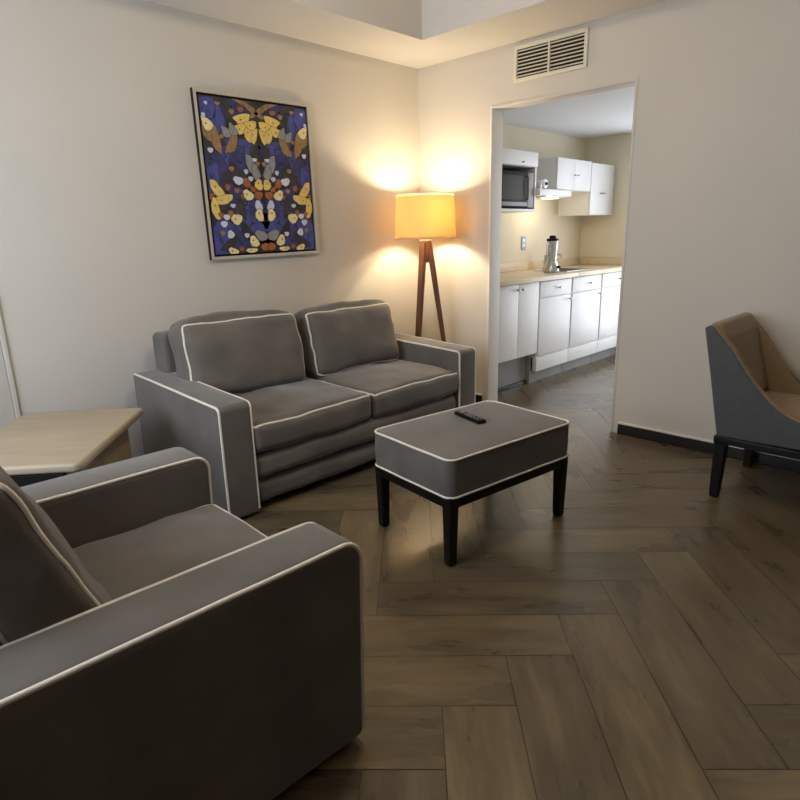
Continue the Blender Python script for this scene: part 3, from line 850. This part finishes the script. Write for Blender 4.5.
b = MB(); b.tube([(0, 0, .13), (.04, -.005, .165), (.12, -.012, .235)], .008, r2=.011); b.build('lever', 'steel', fc)

bl = thing('blender', 'silver countertop blender with black lid standing by the sink', 'blender', (1.275, -.40, .8992))
b = MB(); b.lathe([(0, .004), (.068, .004), (.070, .02), (.062, .055), (.048, .088), (.044, .098), (0, .098)], 24); b.build('base', 'steel', bl, 45)
for k in range(4):
    a = pi/4+k*pi/2; b = MB(); b.lathe([(0, 0), (.011, 0), (.012, .018), (0, .018)], 10, c=(.056*cos(a), .056*sin(a), 0)); b.build('foot', 'black_plastic', bl)
b = MB(); b.lathe([(0, .099), (.038, .099), (.042, .12), (.046, .20), (.050, .268), (0, .268)], 24); b.build('jar', 'clear_jar', bl, 45)
b = MB(); b.lathe([(0, .2685), (.052, .2685), (.052, .285), (.030, .290), (.026, .312), (0, .314)], 24); b.build('lid', 'black_plastic', bl, 45)
b = MB(); b.tube([(-.045, 0, .25), (-.085, 0, .24), (-.088, 0, .15), (-.043, 0, .13)], .008); b.build('handle', 'steel', bl)
b = MB(); b.lathe([(0, 0), (.014, 0), (.014, .02), (0, .022)], 14, mx=Matrix.Translation((0, -.062, .045)) @ Matrix.Rotation(pi/2, 4, 'X')); b.build('control_dial', 'black_plastic', bl)

ou = thing('wall_outlet', 'pale blue outlet plate on the kitchen back wall', 'outlet', (1.42, -.0045, 1.148))
b = MB(); b.box(-.037, .037, -.008, -.0005, -.06, .06, .003); b.build('plate', 'blue_plastic', ou)
for z in (-.022, .022):
    b = MB(); b.box(-.016, .016, -.0105, -.0082, z-.014, z+.014, .001); b.build('socket', 'white_plastic', ou)

# microwave shelf unit
mc = thing('wall_cabinet', 'white wall cabinet with an open niche holding the microwave', 'cabinet', (.79, -.18, 1.41))
x0, x1 = -.262, .270; y0, y1 = -.17, .1758; z1 = .468
b = MB()
b.box(x0, x1, y0, y1, 0, .022); b.box(x0, x0+.02, y0, y1, .022, z1); b.box(x1-.022, x1, y0, y1, .022, z1)
b.box(x0+.02, x1-.022, y0, y1, z1-.018, z1); b.box(x0+.02, x1-.022, y0, y1, .352, .368); b.box(x0+.02, x1-.022, y1-.008, y1, .022, .352)
b.build('body', 'cab_white', mc)
d = panel_door(mc, 'door', x0+.002, x1-.002, .356, z1-.004, y0-.019, 0); knob(d, .02, y0-.019, .378, .007)
mw = thing('microwave_oven', 'black microwave oven inside the open niche of the wall cabinet', 'microwave', (.79, -.19, 1.4325))
b = MB(); b.box(-.236, .242, -.14, .168, .008, .29, .004)
for fx in (-.2, .2):
    for fy in (-.1, .12): b.lathe([(0, 0), (.012, 0), (.012, .009), (0, .009)], 10, c=(fx, fy, 0))
b.build('body', 'black_plastic', mw)
b = MB(); b.box(-.234, .150, -.158, -.1405, .012, .286, .004); d = b.build('door', 'black_plastic', mw)
b = MB(); b.box(-.215, .095, -.1605, -.1582, .07, .255, .001); b.build('door_window', 'dark_glass', d)
b = MB(); b.box(-.225, .14, -.1610, -.1582, .022, .052, .001); b.build('trim_strip', 'grey_plastic', d)
b = MB(); b.tube([(.125, -.158, .07), (.125, -.178, .075), (.125, -.178, .25), (.125, -.158, .255)], .006); b.build('handle', 'grey_plastic', d)
b = MB(); b.box(.153, .240, -.155, -.1405, .012, .286, .003); pn = b.build('control_panel', 'grey_plastic', mw)

# double-door wall cabinet over the hood, tall wall cabinet at the end wall
w1 = thing('wall_cabinet', 'white double-door wall cabinet above the range hood', 'cabinet', (1.70, -.18, 1.60))
q = lambda x: x-1.70
b = MB(); b.box(q(1.395), q(2.005), -.152, .174, 0, .268); b.build('body', 'cab_white', w1)
for a0, a1, kx in ((1.398, 1.699, 1.67), (1.701, 2.002, 1.73)):
    d = panel_door(w1, 'door', q(a0), q(a1), .003, .265, -.172, 0); knob(d, q(kx), -.172, .13, .007)
w2_ = thing('wall_cabinet', 'tall white single-door wall cabinet against the kitchen end wall', 'cabinet', (2.24, -.18, 1.39))
q = lambda x: x-2.24
b = MB(); b.box(q(2.010), q(2.485), -.152, .174, 0, .47); b.build('body', 'cab_white', w2_)
d = panel_door(w2_, 'door', q(2.013), q(2.482), .003, .467, -.172, 0); knob(d, q(2.22), -.172, .20, horizontal=True)
hd = thing('range_hood', 'slim white range hood beside the microwave cabinet', 'range hood', (1.32, -.2, 1.54))
b = MB(); b.box(-.2588, .265, -.175, .19, 0, .057, .004); b.build('canopy', 'white_plastic', hd)
b = MB(); b.box(-.255, .265, -.186, -.1755, .004, .05, .003); b.build('front_lip', 'white_plastic', hd)
b = MB(); b.box(-.20, .2, -.12, .14, -.004, -.0003, .001); b.build('filter', 'grey_plastic', hd)
b = MB(); b.box(.06, .20, -.10, .0, -.010, -.0045, .002); b.build('lamp_lens', 'bulb', hd)
light('hood_lamp_light', 'POINT', (1.45, -.25, 1.50), 1.9, (1, .84, .58), shadow_soft_size=.03)
kt = thing('kitchen_timer', 'small round white timer with dark centre on the range hood', 'timer', (1.195, -.345, 1.598))
b = MB(); b.lathe([(0, .016), (.036, .014), (.04, .006), (.04, -.010), (0, -.012)], 24, mx=Matrix.Translation((0, 0, .041)) @ Matrix.Rotation(pi/2, 4, 'X')); b.build('case', 'white_plastic', kt)
b = MB(); b.lathe([(0, .012), (.012, .011), (.013, 0), (0, 0)], 16, mx=Matrix.Translation((0, -.0165, .041)) @ Matrix.Rotation(pi/2, 4, 'X')); b.build('dial', 'black_plastic', kt)
cp = thing('spice_jar', 'small pale spice jar on the range hood beside the timer', 'jar', (1.115, -.345, 1.598))
b = MB(); b.lathe([(0, 0), (.020, 0), (.021, .004), (.021, .045), (.017, .052), (0, .052)], 20); b.build('body', 'clear_jar', cp, 45)
b = MB(); b.lathe([(0, .0525), (.019, .0525), (.019, .068), (0, .069)], 20); b.build('lid', 'white_plastic', cp, 45)

# ================================================================== LIGHT
for i, (x, y, z) in enumerate(BULBS):
    light('bulb_light', 'POINT', (LMX+x, LMY+y, z), (14, 9)[i], (1, .88, .61), shadow_soft_size=.028)
o = light('daylight_window_living', 'AREA', (XL-.14, (WY0+WY1)/2, (WZ0+WZ1)/2), 50, (.80, .90, 1), shape='RECTANGLE', size=WZ1-WZ0, size_y=WY1-WY0)
o.rotation_euler = (0, radians(-90), 0)
o = light('daylight_window_kitchen', 'AREA', (KX+.14, (KWY0+KWY1)/2, (KWZ0+KWZ1)/2), 38, (.93, .96, 1), shape='RECTANGLE', size=KWZ1-KWZ0, size_y=KWY1-KWY0)
o.rotation_euler = (0, radians(90), 0)

w = bpy.data.worlds.new('World'); scene.world = w; w.use_nodes = True
w.node_tree.nodes['Background'].inputs['Color'].default_value = (.55, .7, 1, 1)
w.node_tree.nodes['Background'].inputs['Strength'].default_value = .6

cl = thing('added_ceiling_light', 'round flush ceiling light added out of view in the raised tray for fill', 'ceiling light', (-2.15, -2.0, HT-.001))
b = MB(); b.lathe([(0, 0), (.16, 0), (.16, -.03), (0, -.03)][::-1], 28); b.build('canopy', 'white_plastic', cl)
light('added_ceiling_fill', 'POINT', (-2.15, -2.0, HT-.13), 22, (1, .86, .63), shadow_soft_size=.09)  # unseen lamp and fixture added to give the room warm fill

# ================================================================== CAMERA
cd = bpy.data.cameras.new('Camera'); cam = bpy.data.objects.new('Camera', cd); COL.objects.link(cam)
cd.sensor_width = 36; cd.lens = 604.942/800*36; cd.clip_start = .02
r = Vector((.69965328, -.71410874, -.02310825)); u = Vector((.20448283, .16914422, .96414574)); f = Vector((.68459627, .67929297, -.26436529))
cam.matrix_world = Matrix(((r.x, u.x, -f.x, -3.5678), (r.y, u.y, -f.y, -3.2774), (r.z, u.z, -f.z, 1.25466), (0, 0, 0, 1)))
scene.camera = cam
scene.view_settings.view_transform = 'Standard'; scene.view_settings.look = 'None'
scene.view_settings.gamma = 1; scene.view_settings.exposure = 0.42
try: scene.view_settings.use_curve_mapping = False
except Exception: pass
scene.cycles.use_denoising = True
scene.cycles.max_bounces = 10; scene.cycles.diffuse_bounces = 6
scene.cycles.sample_clamp_indirect = 6
